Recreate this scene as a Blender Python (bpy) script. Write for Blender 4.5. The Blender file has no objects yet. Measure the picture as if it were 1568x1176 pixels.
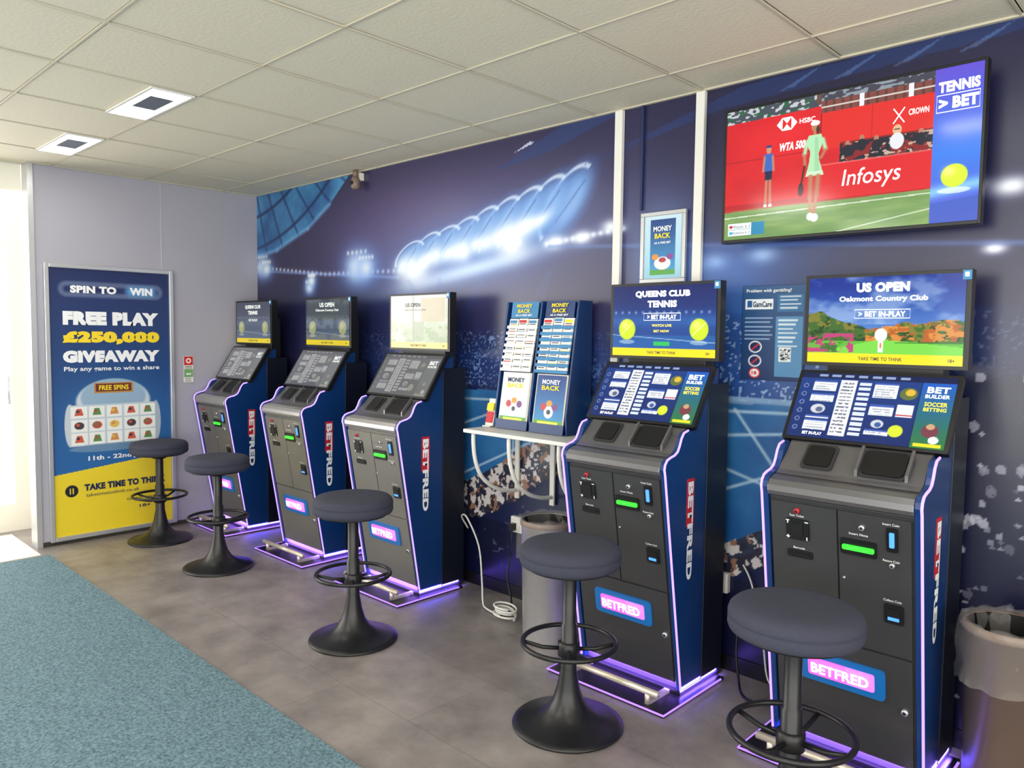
import bpy, math, random
import numpy as np
from mathutils import Matrix, Vector
random.seed(7); rng=np.random.default_rng(7)
sc=bpy.context.scene
try: sc.view_settings.view_transform='Standard'
except Exception: pass
WY=3.11; LX=-5.87; CZ=2.6

# ---------------------------------------------------------------- helpers
def lin(c):
    c=np.asarray(c,dtype=float)/255.0
    return np.where(c<=0.04045,c/12.92,((c+0.055)/1.055)**2.4)
def mat(name,col=(128,128,128),rough=.5,metal=0.,emit=None,es=1.,noise=0.,nscale=30.,bump=0.,alpha=1.,coat=0.,attr=False,attr_emit=0.,spec=.5,trans=0.):
    m=bpy.data.materials.new(name); m.use_nodes=True
    nt=m.node_tree; b=nt.nodes['Principled BSDF']
    c=tuple(lin(col))+(1,)
    b.inputs['Base Color'].default_value=c
    b.inputs['Roughness'].default_value=rough
    b.inputs['Metallic'].default_value=metal
    b.inputs['Specular IOR Level'].default_value=spec
    b.inputs['Coat Weight'].default_value=coat
    b.inputs['Coat Roughness'].default_value=.08
    b.inputs['Alpha'].default_value=alpha
    b.inputs['Transmission Weight'].default_value=trans
    if emit is not None:
        b.inputs['Emission Color'].default_value=tuple(lin(emit))+(1,)
        b.inputs['Emission Strength'].default_value=es
    if noise>0 or bump>0:
        g=nt.nodes.new('ShaderNodeNewGeometry')
        n=nt.nodes.new('ShaderNodeTexNoise'); n.inputs['Scale'].default_value=nscale; n.inputs['Detail'].default_value=5
        nt.links.new(g.outputs['Position'],n.inputs['Vector'])
        if noise>0 and not attr:
            mx=nt.nodes.new('ShaderNodeMix'); mx.data_type='RGBA'
            lo=tuple(x*(1-noise) for x in c[:3])+(1,); hi=tuple(min(1,x*(1+noise)) for x in c[:3])+(1,)
            mx.inputs[6].default_value=lo; mx.inputs[7].default_value=hi
            nt.links.new(n.outputs['Fac'],mx.inputs[0]); nt.links.new(mx.outputs[2],b.inputs['Base Color'])
        if bump>0:
            bp=nt.nodes.new('ShaderNodeBump'); bp.inputs['Strength'].default_value=bump; bp.inputs['Distance'].default_value=.01
            nt.links.new(n.outputs['Fac'],bp.inputs['Height']); nt.links.new(bp.outputs['Normal'],b.inputs['Normal'])
    if attr:
        a=nt.nodes.new('ShaderNodeAttribute'); a.attribute_name='Col'
        if attr_emit>0:
            b.inputs['Base Color'].default_value=(.01,.01,.012,1)
            nt.links.new(a.outputs['Color'],b.inputs['Emission Color']); b.inputs['Emission Strength'].default_value=attr_emit
        else:
            nt.links.new(a.outputs['Color'],b.inputs['Base Color'])
    return m

def link(o,parent=None):
    sc.collection.objects.link(o)
    if parent is not None: o.parent=parent
    return o
def empty(name,loc=(0,0,0)):
    o=bpy.data.objects.new(name,None); o.location=loc; o.empty_display_size=.1
    return link(o)

class MB:
    def __init__(s): s.v=[]; s.f=[]; s.m=[]; s.sm=[]; s.mats=[]
    def mi(s,m):
        if m not in s.mats: s.mats.append(m)
        return s.mats.index(m)
    def add(s,vs,fs,m,smooth=False):
        o=len(s.v); s.v+= [tuple(v) for v in vs]; k=s.mi(m)
        for f in fs: s.f.append(tuple(i+o for i in f)); s.m.append(k); s.sm.append(smooth)
    def box(s,x0,x1,y0,y1,z0,z1,m):
        vs=[(x,y,z) for x in (x0,x1) for y in (y0,y1) for z in (z0,z1)]
        s.add(vs,[(0,1,3,2),(4,6,7,5),(0,4,5,1),(2,3,7,6),(0,2,6,4),(1,5,7,3)],m)
    def obox(s,c,h,ax,m,ch=0.0):
        ca,sa=math.cos(ax),math.sin(ax)
        hx,hy,hz=h
        if ch<=0: out=[(-hx,-hz),(hx,-hz),(hx,hz),(-hx,hz)]
        else:
            out=[]
            for (cx,cz,a0) in ((hx-ch,-hz+ch,-90),(hx-ch,hz-ch,0),(-hx+ch,hz-ch,90),(-hx+ch,-hz+ch,180)):
                for k in range(4):
                    a=math.radians(a0+k*30); out.append((cx+ch*math.cos(a),cz+ch*math.sin(a)))
        vs=[]
        for y in (-hy,hy):
            for (x,z) in out: vs.append((c[0]+x,c[1]+y*ca-z*sa,c[2]+y*sa+z*ca))
        n=len(out)
        fs=[tuple(range(n)),tuple(reversed(range(n,2*n)))]
        fs+=[(i,i+n,(i+1)%n+n,(i+1)%n) for i in range(n)]
        s.add(vs,fs,m)
    def prism(s,prof,x0,x1,m,smooth=False):
        n=len(prof); vs=[(x0,y,z) for y,z in prof]+[(x1,y,z) for y,z in prof]
        s.add(vs,[tuple(range(n)),tuple(reversed(range(n,2*n)))]+[(i,i+n,(i+1)%n+n,(i+1)%n) for i in range(n)],m,smooth)
    def lathe(s,prof,c,m,seg=40,jit=0.):
        vs=[]
        for r,z in prof:
            for k in range(seg):
                a=2*math.pi*k/seg; rr=r+(random.uniform(-jit,jit) if jit else 0); zz=z+(random.uniform(-jit,jit) if jit else 0)
                vs.append((c[0]+rr*math.cos(a),c[1]+rr*math.sin(a),c[2]+zz))
        fs=[]
        for i in range(len(prof)-1):
            for k in range(seg):
                k2=(k+1)%seg; fs.append((i*seg+k,i*seg+k2,(i+1)*seg+k2,(i+1)*seg+k))
        s.add(vs,fs,m,True)
    def tube(s,pts,r,m,seg=10,closed=False):
        P=[Vector(p) for p in pts]; n=len(P); vs=[]; up=None
        for i in range(n):
            a=P[(i-1)%n] if (closed or i>0) else P[i]; b=P[(i+1)%n] if (closed or i<n-1) else P[i]
            t=(b-a).normalized()
            if up is None:
                up=Vector((0,0,1)) if abs(t.z)<.9 else Vector((1,0,0))
            u=(up-t*up.dot(t)).normalized(); w=t.cross(u); up=u
            for k in range(seg):
                an=2*math.pi*k/seg; vs.append(P[i]+u*(r*math.cos(an))+w*(r*math.sin(an)))
        fs=[]
        for i in range(n if closed else n-1):
            j=(i+1)%n
            for k in range(seg):
                k2=(k+1)%seg; fs.append((i*seg+k,i*seg+k2,j*seg+k2,j*seg+k))
        if not closed: fs+=[tuple(reversed(range(seg))),tuple(range((n-1)*seg,n*seg))]
        s.add(vs,fs,m,True)
    def obj(s,name,parent=None,loc=(0,0,0),bevel=0.):
        me=bpy.data.meshes.new(name); me.from_pydata(s.v,[],s.f)
        for m in s.mats: me.materials.append(m)
        me.polygons.foreach_set('material_index',s.m); me.polygons.foreach_set('use_smooth',s.sm); me.update()
        o=bpy.data.objects.new(name,me); o.location=loc; link(o,parent)
        if bevel>0:
            b=o.modifiers.new('bev','BEVEL'); b.width=bevel; b.segments=2; b.limit_method='ANGLE'; b.angle_limit=math.radians(40)
        return o
def smoothpath(P,n=6):
    P=[Vector(p) for p in P]; out=[]
    for i in range(len(P)-1):
        p0=P[max(i-1,0)];p1=P[i];p2=P[i+1];p3=P[min(i+2,len(P)-1)]
        for k in range(n):
            t=k/n; out.append(.5*((2*p1)+(p2-p0)*t+(2*p0-5*p1+4*p2-p3)*t*t+(3*p1-p0-3*p2+p3)*t**3))
    out.append(P[-1]); return out

def basis(o,xd,yd):
    x=Vector(xd).normalized(); y=Vector(yd).normalized(); z=x.cross(y)
    return Matrix(((x.x,y.x,z.x,o[0]),(x.y,y.y,z.y,o[1]),(x.z,y.z,z.z,o[2]),(0,0,0,1)))
def text(s,parent,c,w,h,m,xd=(1,0,0),yd=(0,0,1),bold=.02,name='lettering',off=.0015,extrude=0.,italic=0):
    cu=bpy.data.curves.new(name,'FONT'); cu.body=s; cu.offset=bold; cu.extrude=extrude; cu.resolution_u=3; cu.shear=italic
    cu.space_character=1+bold*1.2
    cu.materials.append(m)
    o=bpy.data.objects.new(name,cu); link(o,parent)
    bpy.context.view_layer.update()
    bb=[Vector(b) for b in o.bound_box]
    mn=Vector((min(b.x for b in bb),min(b.y for b in bb),0)); mxx=Vector((max(b.x for b in bb),max(b.y for b in bb),0))
    d=mxx-mn; ce=(mn+mxx)/2
    sx=w/max(d.x,1e-4); sy=(h/max(d.y,1e-4)) if h else sx
    B=basis(c,xd,yd)
    o.matrix_local=B@Matrix.Translation((0,0,off))@Matrix.Diagonal((sx,sy,min(sx,sy),1))@Matrix.Translation(-ce)
    return o

def vnoise(X,Y,scale,seed=0):
    r=np.random.default_rng(seed); T=r.random((128,128))
    x=X*scale+37.3; y=Y*scale+11.7
    xi=np.floor(x).astype(int); yi=np.floor(y).astype(int); fx=x-xi; fy=y-yi
    fx=fx*fx*(3-2*fx); fy=fy*fy*(3-2*fy)
    g=lambda a,b:T[a%128,b%128]
    return (g(xi,yi)*(1-fx)+g(xi+1,yi)*fx)*(1-fy)+(g(xi,yi+1)*(1-fx)+g(xi+1,yi+1)*fx)*fy
def fbm(X,Y,s,seed=0,o=4):
    t=0;a=.5
    for k in range(o): t=t+a*vnoise(X,Y,s*2**k,seed+k); a*=.5
    return t/(1-.5**o)
class Cv:
    def __init__(s,x0,x1,y0,y1,nx,ny,base):
        s.b=(x0,x1,y0,y1); s.nx=nx; s.ny=ny
        s.X,s.Y=np.meshgrid(np.linspace(x0,x1,nx),np.linspace(y0,y1,ny))
        s.C=np.ones((ny,nx,3))*np.array(base,float)
    def bl(s,m,c):
        m=np.clip(m,0,1)[...,None]; s.C=s.C*(1-m)+np.asarray(c,float)*m
    def rect(s,x0,y0,x1,y1,c,a=1.):
        s.bl(((s.X>=x0)&(s.X<=x1)&(s.Y>=y0)&(s.Y<=y1))*a,c)
    def grad(s,x0,y0,x1,y1,c0,c1,a=1.):
        t=np.clip((s.Y-y0)/(y1-y0),0,1)[...,None]; m=(((s.X>=x0)&(s.X<=x1)&(s.Y>=y0)&(s.Y<=y1))*a)[...,None]
        col=np.array(c0)*(1-t)+np.array(c1)*t; s.C=s.C*(1-m)+col*m
    def ell(s,cx,cy,rx,ry,c,a=1.,soft=.08,ang=0.):
        ca,sa=math.cos(ang),math.sin(ang); dx=s.X-cx; dy=s.Y-cy
        d=np.sqrt(((dx*ca+dy*sa)/rx)**2+((-dx*sa+dy*ca)/ry)**2)
        s.bl(np.clip((1-d)/soft+.5,0,1)*a,c)
    def ring(s,cx,cy,rx,ry,wd,c,a=1.,ang=0.):
        ca,sa=math.cos(ang),math.sin(ang); dx=s.X-cx; dy=s.Y-cy
        d=np.sqrt(((dx*ca+dy*sa)/rx)**2+((-dx*sa+dy*ca)/ry)**2)
        s.bl(np.clip(1.3-np.abs(d-1)/wd,0,1)*a*((-dx*sa+dy*ca)>-.0),c)
    def glow(s,cx,cy,rx,ry,c,a=1.,ang=0.):
        ca,sa=math.cos(ang),math.sin(ang); dx=s.X-cx; dy=s.Y-cy
        d=((dx*ca+dy*sa)/rx)**2+((-dx*sa+dy*ca)/ry)**2
        s.bl(np.exp(-d)*a,c)
    def inpoly(s,P):
        r=np.zeros(s.X.shape,bool); n=len(P)
        for i in range(n):
            xa,ya=P[i]; xb,yb=P[(i+1)%n]
            if ya==yb: continue
            r^=((ya>s.Y)!=(yb>s.Y))&(s.X<(xb-xa)*(s.Y-ya)/(yb-ya)+xa)
        return r
    def poly(s,P,c,a=1.): s.bl(s.inpoly(P)*a,c)
    def line(s,x0,y0,x1,y1,w,c,a=1.):
        dx,dy=x1-x0,y1-y0; L=dx*dx+dy*dy
        t=np.clip(((s.X-x0)*dx+(s.Y-y0)*dy)/L,0,1)
        d=np.hypot(s.X-x0-t*dx,s.Y-y0-t*dy); s.bl(np.clip(1.3-d/w,0,1)*a,c)
    def mesh(s,name,m,parent,o,xd,yd):
        xd=np.array(Vector(xd).normalized()); yd=np.array(Vector(yd).normalized())
        co=np.array(o)[None,:]+s.X.reshape(-1,1)*xd+s.Y.reshape(-1,1)*yd
        nx,ny=s.nx,s.ny; idx=np.arange(nx*ny).reshape(ny,nx)
        q=np.stack([idx[:-1,:-1],idx[:-1,1:],idx[1:,1:],idx[1:,:-1]],-1).reshape(-1,4)
        me=bpy.data.meshes.new(name); me.vertices.add(nx*ny); me.vertices.foreach_set('co',co.ravel())
        me.loops.add(q.size); me.loops.foreach_set('vertex_index',q.ravel().astype(np.int32))
        me.polygons.add(len(q)); me.polygons.foreach_set('loop_start',np.arange(0,q.size,4,dtype=np.int32))
        try: me.polygons.foreach_set('loop_total',np.full(len(q),4,dtype=np.int32))
        except Exception: pass
        me.update(calc_edges=True)
        at=me.color_attributes.new('Col','FLOAT_COLOR','POINT')
        rgba=np.ones((nx*ny,4)); rgba[:,:3]=lin(np.clip(s.C,0,255)).reshape(-1,3)
        at.data.foreach_set('color',rgba.ravel()); me.materials.append(m)
        ob=bpy.data.objects.new(name,me); link(ob,parent); return ob

# ---------------------------------------------------------------- materials
M_wall=mat('grey_wall_paint',(170,168,180),.6,noise=.04,nscale=4)
M_wall2=mat('light_room_paint',(225,222,214),.6,noise=.03,nscale=4)
M_seam=mat('panel_seam',(196,195,204),.5)
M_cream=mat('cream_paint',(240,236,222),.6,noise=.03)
M_tile=mat('ceiling_tile',(222,214,192),.85,noise=.05,nscale=60,bump=.12)
M_bar=mat('ceiling_bar',(196,188,168),.5)
M_gap=mat('shadow_gap',(58,54,48),.9)
M_alu=mat('brushed_aluminium',(200,202,206),.3,.6,noise=.05,nscale=80)
M_white=mat('white_plastic',(228,226,220),.4)
M_wh=mat('white_print',(246,247,250),.5)
M_yel=mat('yellow_print',(250,218,40),.5)
M_navyp=mat('navy_print',(20,36,80),.5)
M_tealp=mat('teal_print',(60,130,180),.5)
M_redp=mat('red_print',(200,34,48),.45)
M_black=mat('black_plastic',(18,18,21),.35,noise=.05)
M_rear=mat('terminal_rear_navy',(12,18,34),.4)
M_body=mat('terminal_front_steel',(58,58,61),.38,.35,noise=.08,nscale=12,coat=.12)
M_door=mat('terminal_door_steel',(68,68,71),.36,.4,noise=.08,nscale=10,coat=.12)
M_body2=mat('terminal_front_glare',(104,102,100),.38,.35,noise=.08,nscale=12,coat=.12)  # lighter copies of the terminal steel, daylight glare put into the base colour
M_door2=mat('terminal_door_glare',(122,120,116),.36,.35,noise=.08,nscale=10,coat=.12)
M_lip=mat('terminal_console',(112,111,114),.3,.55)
M_lip2=mat('terminal_console_glare',(168,166,164),.3,.5)  # console lip lightened the same way, glare put into its colour
M_blue=mat('terminal_side_blue',(12,52,108),.32,coat=.1,noise=.1,nscale=6)
M_dark=mat('recess_black',(6,6,7),.5)
M_led=mat('violet_led',(150,120,255),.4,emit=(184,152,255),es=1.5)
M_ledb=mat('base_led',(120,80,255),.4,emit=(165,118,255),es=1.5)
M_grn=mat('green_led',(40,255,60),.4,emit=(60,255,40),es=1.3)
M_blu=mat('blue_led',(40,100,255),.4,emit=(80,150,255),es=1.5)
M_logo=mat('logo_magenta',(240,90,200),.4,emit=(232,76,156),es=1.3)
M_logo2=mat('logo_violet',(190,90,240),.4,emit=(176,110,235),es=1.3)
M_logow=mat('logo_white',(255,255,255),.4,emit=(255,250,255),es=1.5)
M_logob=mat('logo_blue',(20,90,150),.3,emit=(10,80,140),es=.5)
M_ew=mat('screen_white',(255,255,255),.3,emit=(255,255,255),es=1.0)
M_ey=mat('screen_yellow',(255,225,40),.3,emit=(255,222,30),es=.9)
M_ek=mat('screen_ink',(20,24,40),.3,emit=(20,24,40),es=.4)
M_ewd=mat('screen_white_dim',(210,215,215),.3,emit=(225,228,225),es=.6)
M_steel=mat('foot_bar_steel',(224,214,194),.28,.5)
M_fab=mat('seat_fabric',(58,60,76),.95,noise=.4,nscale=420,bump=.4)
M_blk=mat('black_powder_coat',(24,24,27),.36,noise=.05)
M_bag=mat('clear_bag',(205,200,196),.15,alpha=.13,spec=.8)
M_bin=mat('bin_silver',(206,206,208),.3,.7,noise=.05)
M_bin2=mat('bin_bronze_reflection',(146,126,116),.3,.7,noise=.05)  # same silver bin, its bronze reflections put into the base colour
M_print=mat('printed_poster',attr=True,rough=.35)
M_mural=mat('mural_vinyl',attr=True,rough=.30,spec=.7)
M_scr=mat('lcd_screen',attr=True,attr_emit=1.25,rough=.08,spec=.22)
M_scr_tv=mat('tv_lcd',attr=True,attr_emit=1.3,rough=.12,spec=.4)
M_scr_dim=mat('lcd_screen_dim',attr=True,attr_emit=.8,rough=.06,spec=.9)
M_lamp=mat('lamp_diffuser',(255,255,255),.4,emit=(255,251,244),es=20)
M_louv=mat('lamp_louvre',(120,126,138),.3,.6)
M_cab=mat('cable_white',(215,215,210),.5)
M_cabk=mat('cable_black',(18,18,18),.5)
M_brown=mat('bin_rim_brown',(130,110,98),.4)

M_floor=bpy.data.materials.new('vinyl_tile'); M_floor.use_nodes=True
nt=M_floor.node_tree; b=nt.nodes['Principled BSDF']
g=nt.nodes.new('ShaderNodeNewGeometry')
n1=nt.nodes.new('ShaderNodeTexNoise'); n1.inputs['Scale'].default_value=3.6; n1.inputs['Detail'].default_value=9; n1.inputs['Roughness'].default_value=.65
br=nt.nodes.new('ShaderNodeTexBrick'); br.inputs['Scale'].default_value=1.; br.inputs['Brick Width'].default_value=.9; br.inputs['Row Height'].default_value=.45
br.inputs['Mortar Size'].default_value=.002; br.inputs['Color1'].default_value=(1,1,1,1); br.inputs['Color2'].default_value=(.9,.9,.9,1); br.inputs['Mortar'].default_value=(.66,.66,.66,1)
cr=nt.nodes.new('ShaderNodeValToRGB'); cr.color_ramp.elements[0].position=.28; cr.color_ramp.elements[1].position=.74
cr.color_ramp.elements[0].color=tuple(lin((108,101,100)))+(1,); cr.color_ramp.elements[1].color=tuple(lin((162,154,150)))+(1,)
mx=nt.nodes.new('ShaderNodeMix'); mx.data_type='RGBA'; mx.blend_type='MULTIPLY'; mx.inputs[0].default_value=1
L=nt.links.new
L(g.outputs['Position'],n1.inputs['Vector']); L(g.outputs['Position'],br.inputs['Vector']); L(n1.outputs['Fac'],cr.inputs[0])
L(cr.outputs[0],mx.inputs[6]); L(br.outputs['Color'],mx.inputs[7]); L(mx.outputs[2],b.inputs['Base Color']); b.inputs['Roughness'].default_value=.34
M_carpet=bpy.data.materials.new('carpet_pile'); M_carpet.use_nodes=True
nt=M_carpet.node_tree; b=nt.nodes['Principled BSDF']; L=nt.links.new
g=nt.nodes.new('ShaderNodeNewGeometry')
n1=nt.nodes.new('ShaderNodeTexNoise'); n1.inputs['Scale'].default_value=85; n1.inputs['Detail'].default_value=6; n1.inputs['Roughness'].default_value=.7
cr=nt.nodes.new('ShaderNodeValToRGB'); cr.color_ramp.elements[0].position=.34; cr.color_ramp.elements[1].position=.68
cr.color_ramp.elements[0].color=tuple(lin((52,80,92)))+(1,); cr.color_ramp.elements[1].color=tuple(lin((124,154,166)))+(1,)
bp=nt.nodes.new('ShaderNodeBump'); bp.inputs['Strength'].default_value=.3; bp.inputs['Distance'].default_value=.006
L(g.outputs['Position'],n1.inputs['Vector']); L(n1.outputs['Fac'],cr.inputs[0]); L(cr.outputs[0],b.inputs['Base Color']); L(n1.outputs['Fac'],bp.inputs['Height']); L(bp.outputs['Normal'],b.inputs['Normal'])
b.inputs['Roughness'].default_value=.95

# ---------------------------------------------------------------- room
RX=2.2; FY=-3.2
B=MB(); B.box(-7.4,RX,FY,WY,-.1,0,M_floor); B.obj('floor')
B=MB(); B.box(-5.62,RX-.01,FY+.01,1.48,0.0005,.008,M_carpet); B.obj('carpet')
B=MB(); B.box(-6.38,-5.66,.3,1.44,.0005,.006,M_cream); B.obj('sunlit_floor_slab')  # cream slab standing in for sunlight on the entrance floor
B=MB(); B.box(LX-.15,RX+.1,WY,WY+.12,0,CZ+.1,M_wall); B.obj('wall_back')
B=MB(); B.box(LX-.12,LX,1.50,WY,0,CZ,M_wall); B.obj('wall_left')
B=MB(); B.box(LX-.125,LX+.012,1.472,1.505,0,CZ,M_alu); B.obj('trim_1')
B=MB(); B.box(LX,LX+.003,2.336,2.34,1.95,CZ,M_seam); B.obj('trim_2')
B=MB(); B.box(RX,RX+.1,1.9,WY,0,CZ+.1,M_wall2); B.box(RX,RX+.1,FY,1.9,0,.3,M_wall2); B.box(RX,RX+.1,FY,1.9,2.45,CZ+.1,M_wall2); B.obj('wall_right')
B=MB()
for y in (FY,-1.5,.2,1.85): B.box(RX+.02,RX+.08,y,y+.05,.35,2.4,M_white)
B.box(RX+.02,RX+.08,FY,1.9,.3,.35,M_white); B.box(RX+.02,RX+.08,FY,1.9,2.4,2.45,M_white); B.obj('added_window_3')  # unseen window added to light ceiling, end wall and terminal sides
B=MB(); B.box(-7.4,-2.4,FY-.1,FY,0,CZ+.1,M_wall2); B.box(2.0,RX+.1,FY-.1,FY,0,CZ+.1,M_wall2); B.box(-2.4,2.0,FY-.1,FY,0,.2,M_wall2); B.box(-2.4,2.0,FY-.1,FY,2.45,CZ+.1,M_wall2); B.obj('wall_front')
B=MB()
for x in (-2.4,-.95,.5,1.95): B.box(x,x+.05,FY-.08,FY-.02,.25,2.4,M_white)
B.box(-2.4,2.,FY-.08,FY-.02,.2,.25,M_white); B.box(-2.4,2.,FY-.08,FY-.02,2.4,2.45,M_white); B.obj('added_window_1')  # unseen window added behind the camera to let more daylight in
B=MB(); B.box(-6.12,-5.99,FY,1.468,2.42,CZ,M_cream); B.obj('trim_3')
B=MB()
X0,X1=-6.6,-6.52
for y in (-2.7,-1.4,-.1,1.16): B.box(X0,X1,y,y+.06,0.08,2.44,M_white)
B.box(X0,X1,-2.7,1.24,2.44,2.5,M_white); B.box(X0,X1,-2.7,1.24,0,.08,M_white); B.obj('window_2')
B=MB()
for y in (1.30,1.50,1.72): B.box(X0+.02,X1+.02,y,y+(.1 if y<1.6 else .05),0.16,2.44,M_cream)
for a,b2 in ((1.40,1.50),(1.60,1.72)):
    B.box(X0+.022,X1+.018,a,b2,.16,.2,M_cream); B.box(X0+.022,X1+.018,a,b2,2.08,2.14,M_cream)
B.box(X0+.02,X1+.02,1.30,1.77,0,.16,M_cream)
B.tube([(X1+.03,1.47,.95),(X1+.06,1.47,.95),(X1+.06,1.47,1.15),(X1+.03,1.47,1.15)],.01,M_alu)
B.obj('door_1')
B=MB(); B.box(-6.45,-5.995,1.95,2.05,0,CZ,M_cream); B.obj('trim_4')

B=MB(); B.box(-7.4,RX+.1,FY-.1,WY+.12,CZ+.012,CZ+.1,M_gap)
xs=[-3.0+.6*k for k in range(-5,10)]; ys=[1.01+.6*k for k in range(-7,5)]
lights=[(-3.9,1.505,.2),(-5.1,1.505,.2),(-.9,1.505,.2),(-2.7,-.2,.55),(-.3,-.2,.55),(-5.1,-.5,.55),(-2.7,-2.,.55),(.9,-1.4,.55)]
for i in range(len(xs)-1):
    for j in range(len(ys)):
        x0,x1=max(xs[i],-5.99),min(xs[i]+.6,RX); y0=max(ys[j],FY); y1=min(ys[j]+.6,WY)
        if y1-y0<.05 or x1-x0<.05: continue
        B.box(x0+.014,x1-.003,y0+.014,y1-.003,CZ-.003+random.uniform(0,.003),CZ+.012,M_tile)
B.box(-7.4,-6.0,FY,WY,CZ-.001,CZ+.011,M_cream)
B.obj('ceiling')
B=MB()
for x in xs:
    if x>-5.9 and x<RX: B.box(x-.0,x+.008,FY,WY,CZ-.006,CZ+.003,M_bar)
for y in ys:
    if y>FY: B.box(-5.99,RX,y-.0,y+.008,CZ-.0065,CZ+.003,M_bar)
B.box(-5.99,RX,WY-.02,WY,CZ-.008,CZ+.002,M_bar); B.box(LX,LX+.02,1.5,WY-.021,CZ-.008,CZ+.002,M_bar)
B.obj('trim_ceiling_grid')
def ceiling_light(x,y,w):
    e=empty('ceiling_light',(x,y,CZ)); B=MB(); h=w/2; L2=.292
    B.box(-L2,L2,-h,-h+.012,-.012,-.004,M_white);B.box(-L2,L2,h-.012,h,-.012,-.004,M_white)
    B.box(-L2,-L2+.012,-h+.012,h-.012,-.012,-.004,M_white);B.box(L2-.012,L2,-h+.012,h-.012,-.012,-.004,M_white)
    B.box(-L2+.012,L2-.012,-h+.012,h-.012,-.006,-.004,M_white)
    B.obj('housing',e)
    B=MB()
    if w<.3:
        B.box(-.278,-.07,-h+.014,h-.014,-.012,-.007,M_lamp); B.box(.17,.278,-h+.014,h-.014,-.012,-.007,M_lamp)
        B.box(-.07,.17,-h+.014,-h+.045,-.012,-.007,M_lamp); B.box(-.07,.17,h-.045,h-.014,-.012,-.007,M_lamp)
        B.box(-.07,.17,-h+.045,h-.045,-.0125,-.007,M_louv)
    else: B.box(-.275,.275,-h+.014,h-.014,-.011,-.007,M_lamp)
    B.obj('diffuser',e)
for l in lights: ceiling_light(*l)
B=MB(); B.box(LX,RX,WY-.012,WY,0,.07,M_black); B.obj('baseboard_back')
B=MB(); B.box(LX,LX+.01,1.51,WY-.012,0,.03,M_gap); B.obj('baseboard_left')

# ---------------------------------------------------------------- mural
c=Cv(LX,.8,.0,CZ,1060,414,(40,36,76))
X,Z=c.X,c.Y
n=fbm(X,Z,1.1,3); n2=fbm(X,Z,5,9); sp=vnoise(X,Z,110,5); sp2=vnoise(X,Z,100,6)
def mixc(t,a,b): t=np.clip(t,0,1)[...,None]; return np.array(a)*(1-t)+np.array(b)*t
c.C=mixc((Z-1.2)/1.4,(42,37,72),(29,28,62))
c.bl(np.exp(-((X+3.8)/1.3)**2-((Z-2.2)/.42)**2)*.8,(96,80,130))  # purple sheen of the ceiling lights painted into the mural colour
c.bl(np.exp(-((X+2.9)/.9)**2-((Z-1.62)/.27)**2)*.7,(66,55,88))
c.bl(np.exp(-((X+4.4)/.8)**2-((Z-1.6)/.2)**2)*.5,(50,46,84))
c.bl(np.clip((n-.45)*1.4,0,.4),(52,45,86))
c.bl(np.clip((X+2.1)/.6,0,1)*.6,(22,23,56))
c.bl(np.exp(-((X+1.2)/1.1)**2-((Z-2.1)/.6)**2)*.25,(34,40,98))
P=[(-5.9,2.1),(-5.55,2.14),(-5.1,2.27),(-4.8,2.42),(-4.55,2.6),(-5.9,2.6)]
mk=c.inpoly(P)
c.bl(mk*.85,(34,98,160)); c.bl(mk*np.clip(n2*1.5-.4,0,.7),(92,172,222))
for r in (1.2,1.45,1.7,1.95,2.2):
    d=np.abs(np.hypot((X+6.2)*.75,(Z-3.6))-r); c.bl(mk*np.clip(1.2-d/.016,0,1)*.8,(14,36,84))
for a in range(-90,0,7):
    t=math.radians(a); d=np.abs((X+6.2)*.75*math.sin(t)-(Z-3.6)*math.cos(t)); c.bl(mk*np.clip(1.2-d/.012,0,1)*.7,(16,44,96))
for k in range(len(P)-3): c.line(*P[k],*P[k+1],.02,(120,180,230),.6)
c.bl(((Z<1.88))*np.clip((-3.9-X)/.4,0,1)*.35,(24,34,78))
for k in range(34):
    x=-5.85+k*.058; z=2.02-.1*min(1,(x+5.85)/1.0)-.02*max(0,x+4.8)
    c.glow(x,z,.016,.014,(235,242,255),.9)
c.line(-5.85,1.99,-4.0,1.86,.012,(130,160,220),.6)
for (x,z,s) in ((-4.47,1.95,1.3),(-4.36,1.94,.9),(-5.8,2.02,1.),(-5.72,2.0,.7),(-5.08,1.83,.55),(-5.05,1.88,.5)):
    c.glow(x,z,.14*s,.11*s,(120,170,245),.85); c.glow(x,z,.08*s,.065*s,(245,250,255),1)
    for q in range(5): c.glow(x-.08*s+.04*s*q,z+.08*s,.014,.014,(255,255,255),.9)
# floodlit petal canopy
c.glow(-3.35,1.97,.85,.24,(58,104,200),.8,.12)
rr=random.Random(3)
for k in range(8,-1,-1):
    x=-3.93+k*.162; z=1.93+.024*k; s=.85+.055*k; an=.45+.05*k+rr.uniform(-.06,.06)
    c.ell(x+.04,z+.06,.18*s,.085*s,(84,140,214),.8,.7,an)
    c.ell(x+.07,z+.07,.12*s,.05*s,(140,182,236),.6,.8,an)
    c.ring(x+.04,z+.06,.18*s,.085*s,.08,(222,236,255),.75,an)
    c.line(x-.03,z-.03,x+.13*s,z+.13*s,.006,(40,80,160),.5)
for k in range(15):
    x=-3.95+k*.085+rr.uniform(-.02,.02); z=1.905+.0135*k+rr.uniform(-.02,.025)
    c.glow(x,z,rr.uniform(.05,.09),rr.uniform(.03,.06),(240,247,255),.9,.4)
c.glow(-3.3,1.88,.62,.05,(196,222,252),.9,.14)
c.glow(-2.98,2.0,.12,.08,(255,255,255),.9); c.glow(-3.85,1.88,.17,.09,(240,248,255),.9)
for k in range(12):
    x=-2.72+k*.045; c.glow(x,1.985+.0035*k,.02,.014,(225,235,255),.9)
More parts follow.
